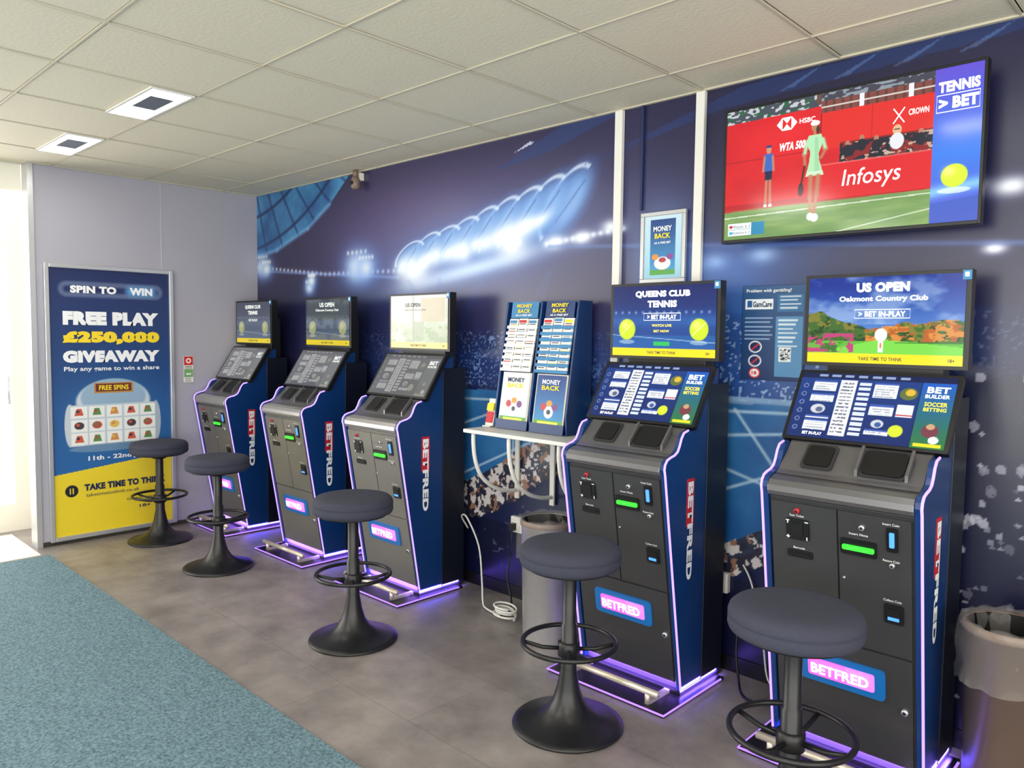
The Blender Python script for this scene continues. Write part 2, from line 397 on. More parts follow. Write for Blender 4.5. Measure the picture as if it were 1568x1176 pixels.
for x,z,s in ((-2.48,2.0,.05),(-2.29,2.04,.05),(-2.66,1.99,.05),(-.60,2.03,.05),(-.64,1.82,.03),(-1.72,1.83,.05),(-1.5,1.85,.05),(-.72,2.05,.03)):
    c.glow(x,z,s*1.3,s*.7,(240,245,255),1.)
c.line(-2.7,1.97,-.5,1.83,.012,(90,120,190),.5)
c.glow(-1.99,1.85,.17,.24,(120,160,220),.85); c.glow(-1.68,1.7,.2,.2,(84,130,210),.7)
c.poly([(-3.15,2.42),(-2.6,2.6),(-2.2,2.6),(-2.7,2.47)],(34,60,120),.6)
c.poly([(-2.98,2.50),(-2.85,2.545),(-2.82,2.535)],(220,230,255),.8)
c.poly([(-2.5,2.36),(-1.7,2.5),(-.4,2.56),(-.4,2.6),(-1.6,2.58)],(26,58,120),.5)
for k in range(5): c.poly([(-1.45+.22*k,2.52),(-1.3+.22*k,2.58),(-1.25+.22*k,2.6),(-1.38+.22*k,2.53)],(120,160,215),.35)
for x0,x1 in ((-3.9,-3.3),(-3.6,-3.5),(-3.2,-3.7),(-2.7,-3.0),(-1.75,-1.45),(-1.6,-1.7)):
    c.poly([(x0-.02,1.84),(x0+.02,1.84),(x1+.14,1.2),(x1-.14,1.2)],(60,100,190),.12)
c.bl(np.exp(-((Z-1.32)/.2)**2)*np.clip(1.2-np.abs(X+2.6)/2.2,0,1)*.75,(26,60,130))
m=((Z<1.52)&(Z>1.0)); c.bl(m*(sp>.72)*np.clip(n2*2-.5,0,1)*np.clip(1.3-np.abs(X+3.2)/1.6,0,1)*.8,(150,185,235))
c.bl((Z<1.62)*(Z>1.22)*np.exp(-((X+1.3)/.5)**2)*.75,(40,92,170)); c.bl((Z<1.9)*(Z>1.6)*np.exp(-((X+1.55)/.35)**2)*.5,(60,110,190))
c.bl((sp2>.76)*(Z<1.6)*(Z>1.22)*np.exp(-((X+1.3)/.6)**2)*.8,(190,212,245))
c.rect(-1.8,1.2,-1.0,1.235,(150,185,220),.8)
low=np.clip((1.22-Z)/.1,0,1)
c.bl(low*.9,(15,26,66))
ct=[(-3.75,1.16),(-1.0,1.22),(-.95,1.1),(-1.2,.72),(-1.75,.42),(-2.6,.84),(-3.3,.5),(-3.75,.75)]
mk=c.inpoly(ct); c.bl(mk*.92,(30,92,156)); c.bl(mk*np.clip(n2*1.6-.4,0,.7),(66,136,194))
for a in ((-3.7,1.1,-1.05,1.19),(-3.4,.95,-2.8,1.15),(-3.45,.62,-2.6,1.0),(-1.75,1.05,-1.1,1.12),(-1.78,.95,-1.15,.78),(-1.78,.76,-1.2,1.0),(-2.95,1.14,-2.95,.7),(-1.6,1.18,-1.3,.8)):
    c.line(*a,.008,(200,222,240),.8)
for (xa,za,xb,zb,wd) in ((-3.45,.43,-2.60,.86,.11),(-1.78,.42,-1.2,.72,.08)):
    dx,dz=xb-xa,zb-za; t=((X-xa)*dx+(Z-za)*dz)/(dx*dx+dz*dz); d=np.hypot(X-xa-t*dx,Z-za-t*dz)
    mk=(t>0)&(t<1)&(d<wd*(.5+n2))
    c.bl(mk*.8,(52,48,62)); c.bl(mk*(fbm(X,Z,22,5,3)>.5),(214,208,206)); c.bl(mk*(fbm(X,Z,26,15,3)>.6),(150,112,90)); c.bl(mk*(fbm(X,Z,30,25,3)>.6),(40,40,60))
c.bl((Z<.42)*.6,(12,14,40))
c.bl(np.clip((X+1.1)/.1,0,1)*np.clip((1.45-Z)/.1,0,1)*.8,(15,17,46))
for k in range(420):
    x=rr.uniform(-.95,-.1); z=rr.uniform(.1,1.45)
    dens=.35+.65*math.exp(-((z-.8)/.25)**2)
    if rr.random()>dens: continue
    i0=int((x-LX)/(.8-LX)*1059); j0=int(z/CZ*413); r=rr.choice((1,1,2,3)); v=rr.uniform(90,205)
    for jj in range(j0-r,j0+r+1):
        for ii in range(i0-r,i0+r+1):
            if 0<=jj<414 and 0<=ii<1060 and (ii-i0)**2+((jj-j0)*rr.uniform(.7,1.4))**2<=r*r*.8+.3: c.C[jj,ii]=c.C[jj,ii]*.25+np.array((v,v,v+14))*.75
dots=vnoise(X,Z,44,74)*(Z<.62)*(Z>.15)*(X<-2.2); c.bl((dots>.92)*.45,(150,160,190))
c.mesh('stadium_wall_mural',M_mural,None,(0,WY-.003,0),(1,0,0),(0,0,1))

for x,z0 in ((-2.245,1.0),(-1.80,1.0)):
    B=MB(); B.box(x-.022,x+.022,WY-.03,WY-.004,z0,CZ-.009,M_white); B.obj('cable_trunking',bevel=.004)
B=MB(); B.box(-2.12,-2.108,WY-.016,WY-.004,2.1,CZ-.009,M_navyp); B.obj('shadow_line')  # dark navy strip drawn as a shadow line on the wall

YB=(1,0,0); ZB=(0,0,1)
e=empty('framed_poster',(-1.978,WY-.034,1.915)); B=MB(); w,h=.122,.165
B.box(-w,w,0,.018,h-.018,h,M_alu);B.box(-w,w,0,.018,-h,-h+.018,M_alu);B.box(-w,-w+.018,0,.018,-h+.018,h-.018,M_alu);B.box(w-.018,w,0,.018,-h+.018,h-.018,M_alu);B.box(-w+.01,w-.01,.01,.029,-h+.01,h-.01,M_white)
B.obj('frame',e,bevel=.002)
c=Cv(-.10,.10,-.145,.145,80,120,(40,110,170)); c.grad(-.1,-.145,.1,.145,(150,200,225),(190,215,232))
c.grad(-.068,-.128,.068,.128,(70,160,210),(20,60,124)); c.ell(0,-.075,.045,.03,(230,232,235)); c.ell(.0,-.06,.02,.012,(170,60,70)); c.ell(-.04,-.045,.018,.014,(220,140,60)); c.ell(.04,-.045,.018,.014,(130,70,140)); c.rect(-.068,-.128,.068,-.105,(90,160,60),.9)
c.mesh('print',M_print,e,(0,.006,0),YB,ZB)
text('MONEY',e,(0,.004,.085),.10,.024,M_wh,bold=.03); text('BACK',e,(0,.004,.052),.085,.024,M_yel,bold=.03); text('AS A FREE BET',e,(0,.004,.02),.09,.01,M_wh)

# ---------------------------------------------------------------- TV
e=empty('television',(-1.141,2.98,2.17)); B=MB(); w,h=.481,.277
B.box(-w,w,.006,.045,-h,h,M_black)
B.box(-w,-w+.01,0,.006,-h,h,M_black);B.box(w-.01,w,0,.006,-h,h,M_black);B.box(-w+.01,w-.01,0,.006,-h,-h+.014,M_black);B.box(-w+.01,w-.01,0,.006,h-.01,h,M_black)
B.box(-.3,.3,.045,.075,-.2,.18,M_black); B.box(-.12,.12,.075,.124,-.12,.12,M_black)
B.obj('casing',e,bevel=.002)
W,H=.942,.53
c=Cv(0,1,0,1,500,284,(196,34,40)); X,Y=c.X,c.Y
c.C=mixc(fbm(X,Y,3,2)*1.4-.3,(180,20,32),(226,38,42))
m=(Y>.9+.03*X)&(X<.42); c.bl(m*1.,(62,70,80)); c.bl(m*(vnoise(X,Y,60,3)>.6),(180,185,190)); c.bl(m*(vnoise(X,Y,50,8)>.7),(40,90,60))
m=(Y>.93)&(X>.4); c.bl(m*1.,(96,66,60))
c.rect(.42,.86,.84,.95,(120,66,58)); c.bl(((Y>.84)&(X>.42))*(np.sin(X*190)>.6)*.5,(60,40,40)); c.rect(.42,.945,.84,1,(60,62,74))
c.bl(((Y>.945)&(X>.42)&(X<.84))*(vnoise(X,Y,70,33)>.6),(130,140,150))
c.rect(.42,.895,.84,.905,(210,206,200),.9)
for x in (.57,.75): c.rect(x,.86,x+.018,.95,(220,220,224))
c.rect(.42,.6,.84,.86,(210,40,36)); c.rect(.42,.6,.424,.86,(120,20,26)); c.rect(.62,.6,.623,.86,(150,24,28))
c.rect(.50,.485,.84,.63,(128,30,34),1)
m=(X>.5)&(X<.84)&(Y>.49)&(Y<.62); c.bl(m*(fbm(X,Y,22,12,3)>.5),(30,30,44)); c.bl(m*(fbm(X,Y,44,22,3)>.66),(190,160,140))
for x,z in ((.53,.565),(.585,.59),(.64,.57),(.80,.57)):
    c.ell(x,z+.05,.009,.020,(170,120,95)); c.ell(x,z,.018,.042,(28,30,44))
c.ell(.715,.655,.016,.035,(206,178,130)); c.ell(.715,.66,.010,.02,(216,170,140)); c.ell(.715,.58,.026,.055,(214,216,222)); c.rect(.705,.654,.725,.664,(40,30,30))
c.rect(0,.22,.84,.27,(150,20,30),.5)
c.poly([(.42,.24),(.84,.24),(.84,.485),(.42,.49)],(208,30,38)); c.rect(.42,.483,.84,.492,(230,150,140),.5); c.rect(.0,.6,.42,.606,(130,20,30),.6)
c.poly([(0,0),(.84,0),(.84,.23),(0,.215)],(104,140,80)); c.bl((Y<.23)*(X<.84)*np.clip(fbm(X,Y*3,8,5)*1.2-.3,0,.6),(146,174,104))
c.poly([(0,.165),(.84,.2),(.84,.208),(0,.174)],(226,230,214),.8); c.line(.5,.0,.84,.1,.004,(230,234,220),.8)
c.ell(.2,.66,.011,.03,(190,140,110)); c.rect(.188,.675,.212,.695,(40,60,120)); c.poly([(.18,.63),(.22,.63),(.218,.5),(.184,.5)],(52,96,178))
c.poly([(.184,.5),(.218,.5),(.216,.43),(.186,.43)],(26,32,64)); c.line(.193,.43,.19,.25,.007,(180,130,100)); c.line(.209,.43,.212,.25,.007,(180,130,100)); c.rect(.183,.232,.197,.25,(240,240,240)); c.rect(.205,.232,.22,.25,(240,240,240))
c.line(.182,.61,.176,.5,.006,(180,130,100)); c.line(.218,.61,.224,.5,.006,(180,130,100))
sk=(176,120,88); dr=(168,216,170)
c.ell(.397,.775,.015,.035,sk); c.ell(.397,.80,.019,.018,(245,245,245)); c.ell(.41,.75,.008,.03,(70,44,30))
c.rect(.392,.71,.402,.75,sk)
c.poly([(.372,.715),(.424,.715),(.432,.66),(.416,.58),(.418,.53),(.438,.42),(.364,.42),(.378,.53),(.38,.6),(.362,.66)],dr)
c.poly([(.398,.70),(.412,.69),(.42,.45),(.40,.43)],(140,190,145),.6); c.poly([(.364,.42),(.438,.42),(.434,.45),(.368,.45)],(206,240,200),.8)
c.line(.367,.68,.356,.58,.010,dr); c.line(.356,.58,.36,.50,.008,sk); c.line(.43,.68,.443,.60,.010,dr); c.line(.443,.60,.425,.54,.008,sk)
c.line(.385,.42,.385,.26,.013,sk); c.line(.385,.26,.388,.16,.009,sk); c.line(.416,.42,.412,.27,.013,sk); c.line(.412,.27,.402,.15,.009,sk)
c.ell(.388,.125,.014,.028,(245,246,250)); c.ell(.406,.115,.016,.03,(250,250,252))
c.line(.358,.5,.346,.36,.004,(30,30,34)); c.ell(.345,.33,.012,.05,(30,34,44),.8)
c.rect(.02,.03,.13,.075,(226,236,240)); c.rect(.02,.08,.13,.125,(226,236,240)); c.rect(.13,.03,.19,.125,(36,130,170)); c.ell(.033,.1,.009,.012,(190,40,50)); c.ell(.033,.052,.009,.012,(60,170,190))
m=(X>.84); c.C=np.where(m[...,None],mixc(np.abs(Y-.45)*1.8,(56,120,220),(92,74,196)),c.C)
c.bl(m*np.exp(-((Y-.20-.25*(X-.84))/.04)**2)*.7,(150,220,240)); c.poly([(.84,.0),(1,.0),(1,.16),(.84,.13)],(60,90,180),.8)
c.ell(.918,.30,.044,.075,(206,232,50)); c.glow(.9,.33,.02,.03,(250,255,150),.8); c.ell(.918,.205,.055,.02,(230,240,245),.7)
c.X=(c.X-.5)*W; c.Y=(c.Y-.5)*H
c.mesh('picture',M_scr_tv,e,(0,.004,.002),YB,ZB)
def tt(s,fx,fy,fw,fh,m,b=.02,it=0): text(s,e,((fx-.5)*W,.0015,(fy-.5)*H),fw*W,fh*H,m,bold=b,italic=it)
tt('HSBC',.365,.835,.065,.035,M_ew,.01); tt('WTA 500',.305,.665,.11,.06,M_ew,.03,.2); tt('Infosys',.625,.36,.22,.15,M_ew,0.0,.15)
tt('CROWN',.79,.76,.07,.04,M_ew,.01)
tt('Watson  6  3',.085,.102,.08,.025,M_ek,.0); tt('Rybakina 6  3',.085,.052,.08,.025,M_ek,.0)
tt('TENNIS',.922,.88,.135,.07,M_ew,.05); tt('BET',.945,.775,.085,.075,M_ew,.05); tt('>',.872,.775,.03,.06,M_ew,.05)
B=MB()
def q(pts,m): B.add([((x-.5)*W,.0012,(y-.5)*H) for x,y in pts],[tuple(range(len(pts)))],m)
B.tube([((x-.5)*W,.0014,(y-.5)*H) for x,y in ((.235,.835),(.258,.88),(.297,.88),(.320,.835),(.297,.79),(.258,.79))],.0016,M_ew,6,True)
q([(.235,.835),(.258,.88),(.258,.79)],M_ew); q([(.297,.88),(.32,.835),(.297,.79)],M_ew); q([(.258,.88),(.297,.88),(.2775,.838)],M_ew); q([(.258,.79),(.2775,.832),(.297,.79)],M_ew)
B.tube([((x-.5)*W,.0012,(y-.5)*H) for x,y in ((.85,.72),(.99,.72),(.99,.83),(.85,.83))],.0015,M_ew,6,True)
for a,b2 in (((.70,.8),(.74,.7)),((.74,.8),(.70,.7))): B.tube([((x-.5)*W,.0012,(y-.5)*H) for x,y in (a,b2)],.002,M_ew,6)
B.obj('picture_graphics',e)

# ---------------------------------------------------------------- betting terminals
def fy(z): return -.29-.16*(z-.03)/.925
FA=.1713; FU=(0,-.1705,.985)
SA=math.atan2(.245,.155); SU=(0,.155,.245)
def upper_canvas(kind):
    w,h=.264,.157; c=Cv(0,1,0,1,180,104,(20,40,110)); X,Y=c.X,c.Y
    if kind in('tennis','mix','tdim'):
        c.C=mixc(Y,(26,84,160),(14,30,96)); c.bl(np.exp(-((Y-.5)/.1)**2)*.4,(60,130,210))
        for k in range(14): c.glow(.03+k*.07,.62,.012,.02,(200,220,255),.6)
        c.rect(0,.12,1,.3,(30,100,170),.6); c.line(0,.3,1,.2,.006,(220,230,240),.7)
        for x in (.15,.85):
            c.ell(x,.38,.085,.15,(204,226,40)); c.glow(x-.02,.44,.04,.06,(250,255,160),.7); c.line(x-.06,.30,x+.06,.47,.006,(240,250,200),.8)
            c.ell(x,.2,.08,.03,(220,230,235),.5)
        if kind=='tennis': c.rect(.42,.155,.58,.21,(40,190,90))
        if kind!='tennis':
            g=c.C.mean(-1,keepdims=True); c.C=(g*.6+c.C*.4)*.75+38  # greyed and lifted, reflection haze mixed into the picture
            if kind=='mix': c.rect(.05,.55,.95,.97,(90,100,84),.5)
    elif kind=='golf':
        c.C=mixc(Y*1.1,(130,190,240),(10,44,140))
        c.bl((Y>.45)*np.clip(fbm(X,Y,5,4)*2-1,0,.4),(230,240,250))
        tl=.36+.14*fbm(X,Y*0,9,6)+.18*np.exp(-((X-.08)/.14)**2)+.08*np.exp(-((X-.95)/.2)**2)
        m=(Y<tl)&(Y>.2); c.bl(m*1.,(60,100,36)); c.bl(m*(fbm(X,Y,16,8)>.55),(120,120,44)); c.bl(m*(fbm(X,Y,20,18)>.6),(30,66,26)); c.bl(m*(X>.4)*(fbm(X,Y,18,28)>.52)*.9,(224,140,56)); c.bl(m*(X>.4)*(fbm(X,Y,24,38)>.6)*.9,(180,90,30))
        c.rect(0,.1,1,.26,(90,180,50)); c.poly([(0,.1),(.5,.28),(1,.2),(1,.1)],(120,210,70)); c.poly([(.55,.24),(1,.27),(1,.24)],(60,110,40))
        m=(Y<.34)&(X<.32)&(Y>.12); c.bl(m*(fbm(X,Y,22,4)>.5),(186,60,116)); c.bl(m*(fbm(X,Y,26,14)>.6),(60,110,40))
        c.ell(.50,.33,.04,.075,(252,252,252)); c.rect(.485,.13,.515,.26,(235,232,225)); c.rect(.495,.18,.505,.24,(230,120,60))
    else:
        c.C=mixc(Y,(160,180,120),(226,226,214)); c.bl(np.clip(fbm(X,Y,5,4)*2-.8,0,.7),(246,246,240)); c.rect(.02,.62,.4,.95,(244,238,214),.8)  # pale patches paint a window reflection over the golf picture
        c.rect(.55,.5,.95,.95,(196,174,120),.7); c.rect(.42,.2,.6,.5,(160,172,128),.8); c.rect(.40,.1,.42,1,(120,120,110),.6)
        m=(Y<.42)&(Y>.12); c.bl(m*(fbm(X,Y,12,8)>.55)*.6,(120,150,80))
    c.rect(0,0,1,.115,(250,222,30))
    c.X=(c.X-.5)*2*w; c.Y=(c.Y-.5)*2*h
    return c
def sp_l(X,Y): return (vnoise(X*3,Y,40,77)>.3)*1.
def lower_canvas(bright):
    w,h=.262,.135; c=Cv(0,1,0,1,220,114,(20,44,110)); X,Y=c.X,c.Y
    c.C=mixc(Y,(16,40,100),(26,60,130))
    c.rect(.0,.92,1,1,(14,26,70))
    for k in range(7): c.rect(.12+k*.09,.94,.18+k*.09,.975,(140,160,200))
    for k in range(6): c.ell(.045,.14+.13*k,.018,.035,(120,140,190)); c.ell(.045,.14+.13*k,.012,.024,(30,50,110))
    for x0,x1,rows in ((.10,.26,((.72,.88),(.55,.68),(.30,.34),(.12,.28))),(.51,.66,((.66,.88),(.40,.56),(.12,.2)))):
        for a,b2 in rows: c.rect(x0,a,x1,b2,(232,236,240)); c.rect(x0,b2-.03,x1,b2,(60,90,170)); c.bl(((X>x0+.01)&(X<x1-.02)&(Y>a)&(Y<b2-.04))*(np.sin(Y*170)>.3)*(sp_l(X,Y))*.5,(90,100,120))
    c.rect(.28,.06,.39,.9,(238,240,242)); c.bl(((X>.29)&(X<.37)&(Y>.08)&(Y<.88))*(np.sin(Y*120)>.1)*(sp_l(X,Y)),(110,116,130))
    for k in range(11): c.rect(.41,.08+.075*k,.485,.125+.075*k,(214,222,236))
    c.ell(.17,.44,.05,.07,(205,208,215)); c.ell(.18,.43,.025,.04,(90,100,130))
    c.ell(.73,.74,.055,.09,(96,110,60)); c.ell(.74,.76,.03,.05,(220,180,60)); c.rect(.68,.4,.78,.58,(225,230,236)); c.rect(.68,.42,.78,.44,(200,50,60))
    c.ell(.70,.2,.045,.085,(214,226,50)); c.ell(.58,.28,.04,.06,(200,205,215)); c.ell(.585,.27,.02,.035,(60,90,150))
    c.grad(.80,0,1,.92,(50,120,60),(30,90,190)); c.ell(.9,.24,.05,.09,(120,60,70)); c.ell(.9,.30,.025,.04,(200,160,120)); c.ell(.93,.12,.03,.05,(240,240,240)); c.rect(.82,.02,.98,.07,(240,220,40))
    c.rect(.795,0,.80,.92,(10,20,60))
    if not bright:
        g=c.C.mean(-1,keepdims=True); c.C=(g*.85+c.C*.15)*.40+88  # grey reflection haze baked into the dashboard colours
    c.X=(c.X-.5)*2*w; c.Y=(c.Y-.5)*2*h
    return c
def terminal(xc,kind,bright):
    e=empty('betting_terminal',(xc,3.0,0))
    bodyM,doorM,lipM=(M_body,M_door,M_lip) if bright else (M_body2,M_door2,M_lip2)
    prof=[(-.29,.03),(-.45,.955),(-.456,.975),(-.452,.995),(-.438,1.012),(-.415,1.02),(-.385,1.026),(-.362,1.038),(-.348,1.06),(-.335,1.09),(-.318,1.11),(-.285,1.118),(-.25,1.11),(-.105,1.345),(-.06,1.365),(-.05,1.365),(-.05,.03)]
    B=MB()
    B.prism(prof,.238,.2585,M_blue); B.prism(prof,-.2585,-.238,M_blue)
    B.obj('side_panels',e,bevel=.002)
    inner=[(-.28,.03),(-.438,.945),(-.06,.945),(-.06,.03)]
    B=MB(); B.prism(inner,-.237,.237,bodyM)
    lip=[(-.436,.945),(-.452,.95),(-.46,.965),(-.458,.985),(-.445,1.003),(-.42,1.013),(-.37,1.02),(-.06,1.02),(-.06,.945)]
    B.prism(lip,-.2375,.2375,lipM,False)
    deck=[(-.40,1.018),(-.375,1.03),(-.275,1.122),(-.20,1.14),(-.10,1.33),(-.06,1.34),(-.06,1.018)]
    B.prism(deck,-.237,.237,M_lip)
    B.box(-.263,.263,-.13,.04,.02,1.3,M_rear)
    B.box(-.20,.20,-.06,.02,1.3,1.6,M_black)
    B.obj('cabinet',e,bevel=.003)
    B=MB()
    def fb(x0,x1,z0,z1,m,d=.006,off=0.,ch=0.):
        zc=(z0+z1)/2; cy=fy(zc)+.008-off*.985; B.obox(((x0+x1)/2,cy,zc),((x1-x0)/2,d,(z1-z0)/2/.985),FA,m,ch)
    fb(-.228,-.003,.462,.93,doorM); fb(.003,.228,.462,.93,doorM); fb(-.228,.228,.06,.454,doorM)
    fb(-.175,-.095,.80,.875,M_black,.006,.006,.008); fb(-.155,-.115,.815,.86,M_dark,.006,.009,.004)
    for (x,z,a,b2) in ((-.168,.808,.012,.003),(-.168,.808,.003,.012),(-.168,.867,.012,.003),(-.168,.862,.003,.012),(-.102,.808,.003,.012),(-.102,.867,.012,.003)):
        fb(x-a/2,x+a/2,z-b2/2,z+b2/2,M_wh,.002,.012)
    fb(-.175,-.085,.735,.762,M_dark,.006,.004,.006); fb(-.165,-.095,.745,.752,M_black,.006,.008)
    fb(.01,.125,.785,.84,M_black,.006,.006,.006); fb(.018,.118,.802,.818,M_grn,.006,.012,.004)
    fb(.155,.19,.82,.90,M_black,.006,.006,.006); fb(.165,.18,.835,.885,M_blu,.005,.010,.003)
    fb(.145,.205,.575,.64,M_black,.006,.006,.006); fb(.155,.195,.585,.625,M_dark,.006,.009,.003); fb(.158,.192,.587,.597,M_blu,.002,.0155)
    for x,z,r in ((-.135,.905,.009),(.08,.885,.009),(.172,.775,.008),(.205,.27,.011),(.02,.70,.004)):
        zc=z; cy=fy(zc)
        B.tube([(x,cy+.004,zc),(x,cy-.008,zc-.002)],r,M_redp if x<0 else M_alu,14); B.tube([(x,cy-.007,zc-.002),(x,cy-.010,zc-.002)],r*.5,M_dark,10)
    fb(-.145,.145,.285,.395,M_logob,.006,.008,.016)
    fb(-.112,.02,.308,.372,M_logo,.003,.0145,.008); fb(-.02,.112,.308,.372,M_logo2,.003,.0140,.008)
    B.obj('front_panel',e)
    text('BETFRED',e,(0,fy(.34)-.018,.34),.195,.038,M_logow,yd=FU,bold=.035,name='logo_lettering',off=.002)
    for s,x,z,w in (('Scan Ticket',-.135,.888,.05),('Barcode',-.13,.772,.04),('Insert Note',.07,.86,.06),('Insert Coin',.17,.912,.05),('Return Coin',.17,.79,.05),('Collect Coin',.172,.655,.055)):
        text(s,e,(x,fy(z)-.001,z),w,.008,M_wh,yd=FU,bold=0,name='label',off=.004)
    B=MB()
    sl=math.atan2(.092,.10)
    def dk(x0,x1,s0,s1,m,off,ch=.006,th=.004):
        s=(s0+s1)/2; cy=-.375+s*math.cos(sl); cz=1.03+s*math.sin(sl)
        B.obox(((x0+x1)/2,cy-off*math.sin(sl),cz+off*math.cos(sl)),((x1-x0)/2,th,(s1-s0)/2),-(math.pi/2-sl),m,ch)
    dk(-.165,-.055,.015,.125,M_body,.004,.012); dk(-.155,-.065,.025,.115,M_dark,.009,.012)
    dk(.03,.185,.01,.13,M_body,.004,.02); dk(.04,.175,.018,.12,M_dark,.009,.018)
    B.prism([(-.37,1.036),(-.30,1.112),(-.30,1.135),(-.37,1.06)],.024,.034,M_lip); B.prism([(-.37,1.036),(-.30,1.112),(-.30,1.135),(-.37,1.06)],.182,.192,M_lip)
    B.obj('console_recesses',e)
    B=MB(); led=[(-.293,.035)]+[(y-.002,z+.001) for y,z in prof[1:12]]
    for x in (-.260,.260): B.tube([(x,y,z) for y,z in led],.0046,M_led,8)
    B.obj('led_edge',e)
    B=MB(); B.box(-.3,.3,-.485,.0,0.0,.014,M_black); B.box(-.262,.262,-.30,.03,.014,.032,M_black); B.obj('base_plate',e,bevel=.003)
    B=MB(); B.tube([(.301,-.03,.012),(.301,-.486,.012),(-.301,-.486,.012),(-.301,-.03,.012)],.0045,M_ledb,8); B.obj('led_base',e)
    B=MB(); B.tube([(-.25,-.445,.065),(.25,-.445,.065)],.014,M_steel,14)
    for x in (-.2,.2): B.tube([(x,-.445,.06),(x,-.445,.014)],.012,M_steel,10); B.box(x-.012,x+.012,-.445,-.27,.014,.028,M_steel)
    B.obj('foot_bar',e)
    B=MB(); B.box(.2585,.2592,-.283,-.225,.72,.918,M_redp); B.obj('side_logo_block',e)
    text('BETFRED',e,(.2595,-.254,.70),.41,.042,M_wh,xd=(0,0,-1),yd=(0,1,0),bold=.05,name='side_lettering',off=.001)
    B=MB(); cx=(.004,-.1895,1.2475)
    B.obox(cx,(.276,.013,.146),-(math.pi/2-SA),M_black,.006); B.obj('touch_screen_case',e)
    nrm=Vector((1,0,0)).cross(Vector(SU).normalized())
    o=Vector(cx)+nrm*.0145
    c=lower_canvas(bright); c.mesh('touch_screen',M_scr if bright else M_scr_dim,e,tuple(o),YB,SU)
    su=Vector(SU).normalized()
    def lt(s,x,y,w,h,m,b=.02): text(s,e,tuple(o+su*y+Vector((x,0,0))),w,h,m,yd=SU,bold=b,name='screen_text')
    wm=M_ew if bright else M_ewd
    lt('BET',.211,.085,.07,.024,wm,.03); lt('BUILDER',.211,.06,.075,.014,wm)
    if bright: lt('SOCCER',.211,.03,.07,.016,M_ey); lt('BETTING',.211,.01,.07,.014,M_ey); lt('BET IN-PLAY',-.17,-.118,.07,.012,wm)
    B=MB(); B.box(-.276,.284,-.10,-.052,1.395,1.735,M_black); B.box(.256,.283,-.104,-.10,1.70,1.733,M_tealp); B.box(.263,.276,-.106,-.104,1.71,1.726,M_wh); B.obj('display_case',e,bevel=.004)
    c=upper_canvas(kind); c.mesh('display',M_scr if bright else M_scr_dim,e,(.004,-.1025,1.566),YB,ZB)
    def ut(s,x,z,w,h,m,b=.02): text(s,e,(x+.004,-.1035,1.566+z),w,h,m,bold=b,name='screen_text')
    if kind in('tennis','tdim'):
        ut('QUEENS CLUB',0,.118,.28 if bright else .24,.032,wm,.05); ut('TENNIS',0,.075,.15,.03,wm,.05); ut('> BET IN-PLAY',0,.018,.15,.02,wm,.03)
        if bright: ut('WATCH LIVE',0,-.02,.1,.011,M_ey); ut('BET NOW',0,-.045,.08,.01,M_ey)
    elif kind=='mix': ut('US OPEN',0,.118,.18,.03,wm,.03); ut('Oakmont Country Club',0,.08,.28,.02,wm)
    elif kind=='golf':
        ut('US OPEN',0,.118,.18,.034,wm,.06); ut('Oakmont Country Club',0,.075,.30,.024,wm,.03); ut('> BET IN-PLAY',.0,.022,.16,.02,wm,.03)
    if kind in('golf','tennis'):
        dz=0 if kind=='golf' else -.004
        B=MB(); B.tube([(-.09,-.1035,1.573+dz),(.098,-.1035,1.573+dz),(.098,-.1035,1.604+dz),(-.09,-.1035,1.604+dz)],.0012,M_ew,6,True); B.obj('button_outline',e)
    if kind=='glare': ut('US OPEN',-.05,.10,.14,.024,M_ek,.02); ut('Oakmont Country Club',-.03,.07,.2,.014,M_ek,0)
    ut('TAKE TIME TO THINK',.0,-.14,.15,.013,M_ek)
    ut('18+',.23,-.14,.02,.012,M_ek)
    ld=bpy.data.lights.new('led_glow','AREA'); ld.shape='RECTANGLE'; ld.size=.46; ld.size_y=.015; ld.energy=2.6; ld.color=(.30,.14,1)
    lo=bpy.data.objects.new('underglow_led',ld); lo.location=(0,-.305,.045); lo.rotation_euler=(math.radians(62),0,0); link(lo,e)
    ld=bpy.data.lights.new('led_glow','AREA'); ld.shape='RECTANGLE'; ld.size=.3; ld.size_y=.012; ld.energy=3.; ld.color=(.26,.14,1)
    lo=bpy.data.objects.new('underglow_led_side',ld); lo.location=(.268,-.15,.035); lo.rotation_euler=(math.radians(55),0,math.radians(90)); link(lo,e)
    return e
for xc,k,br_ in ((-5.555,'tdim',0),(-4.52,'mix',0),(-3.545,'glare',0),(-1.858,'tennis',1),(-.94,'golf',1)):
    terminal(xc,k,bool(br_))

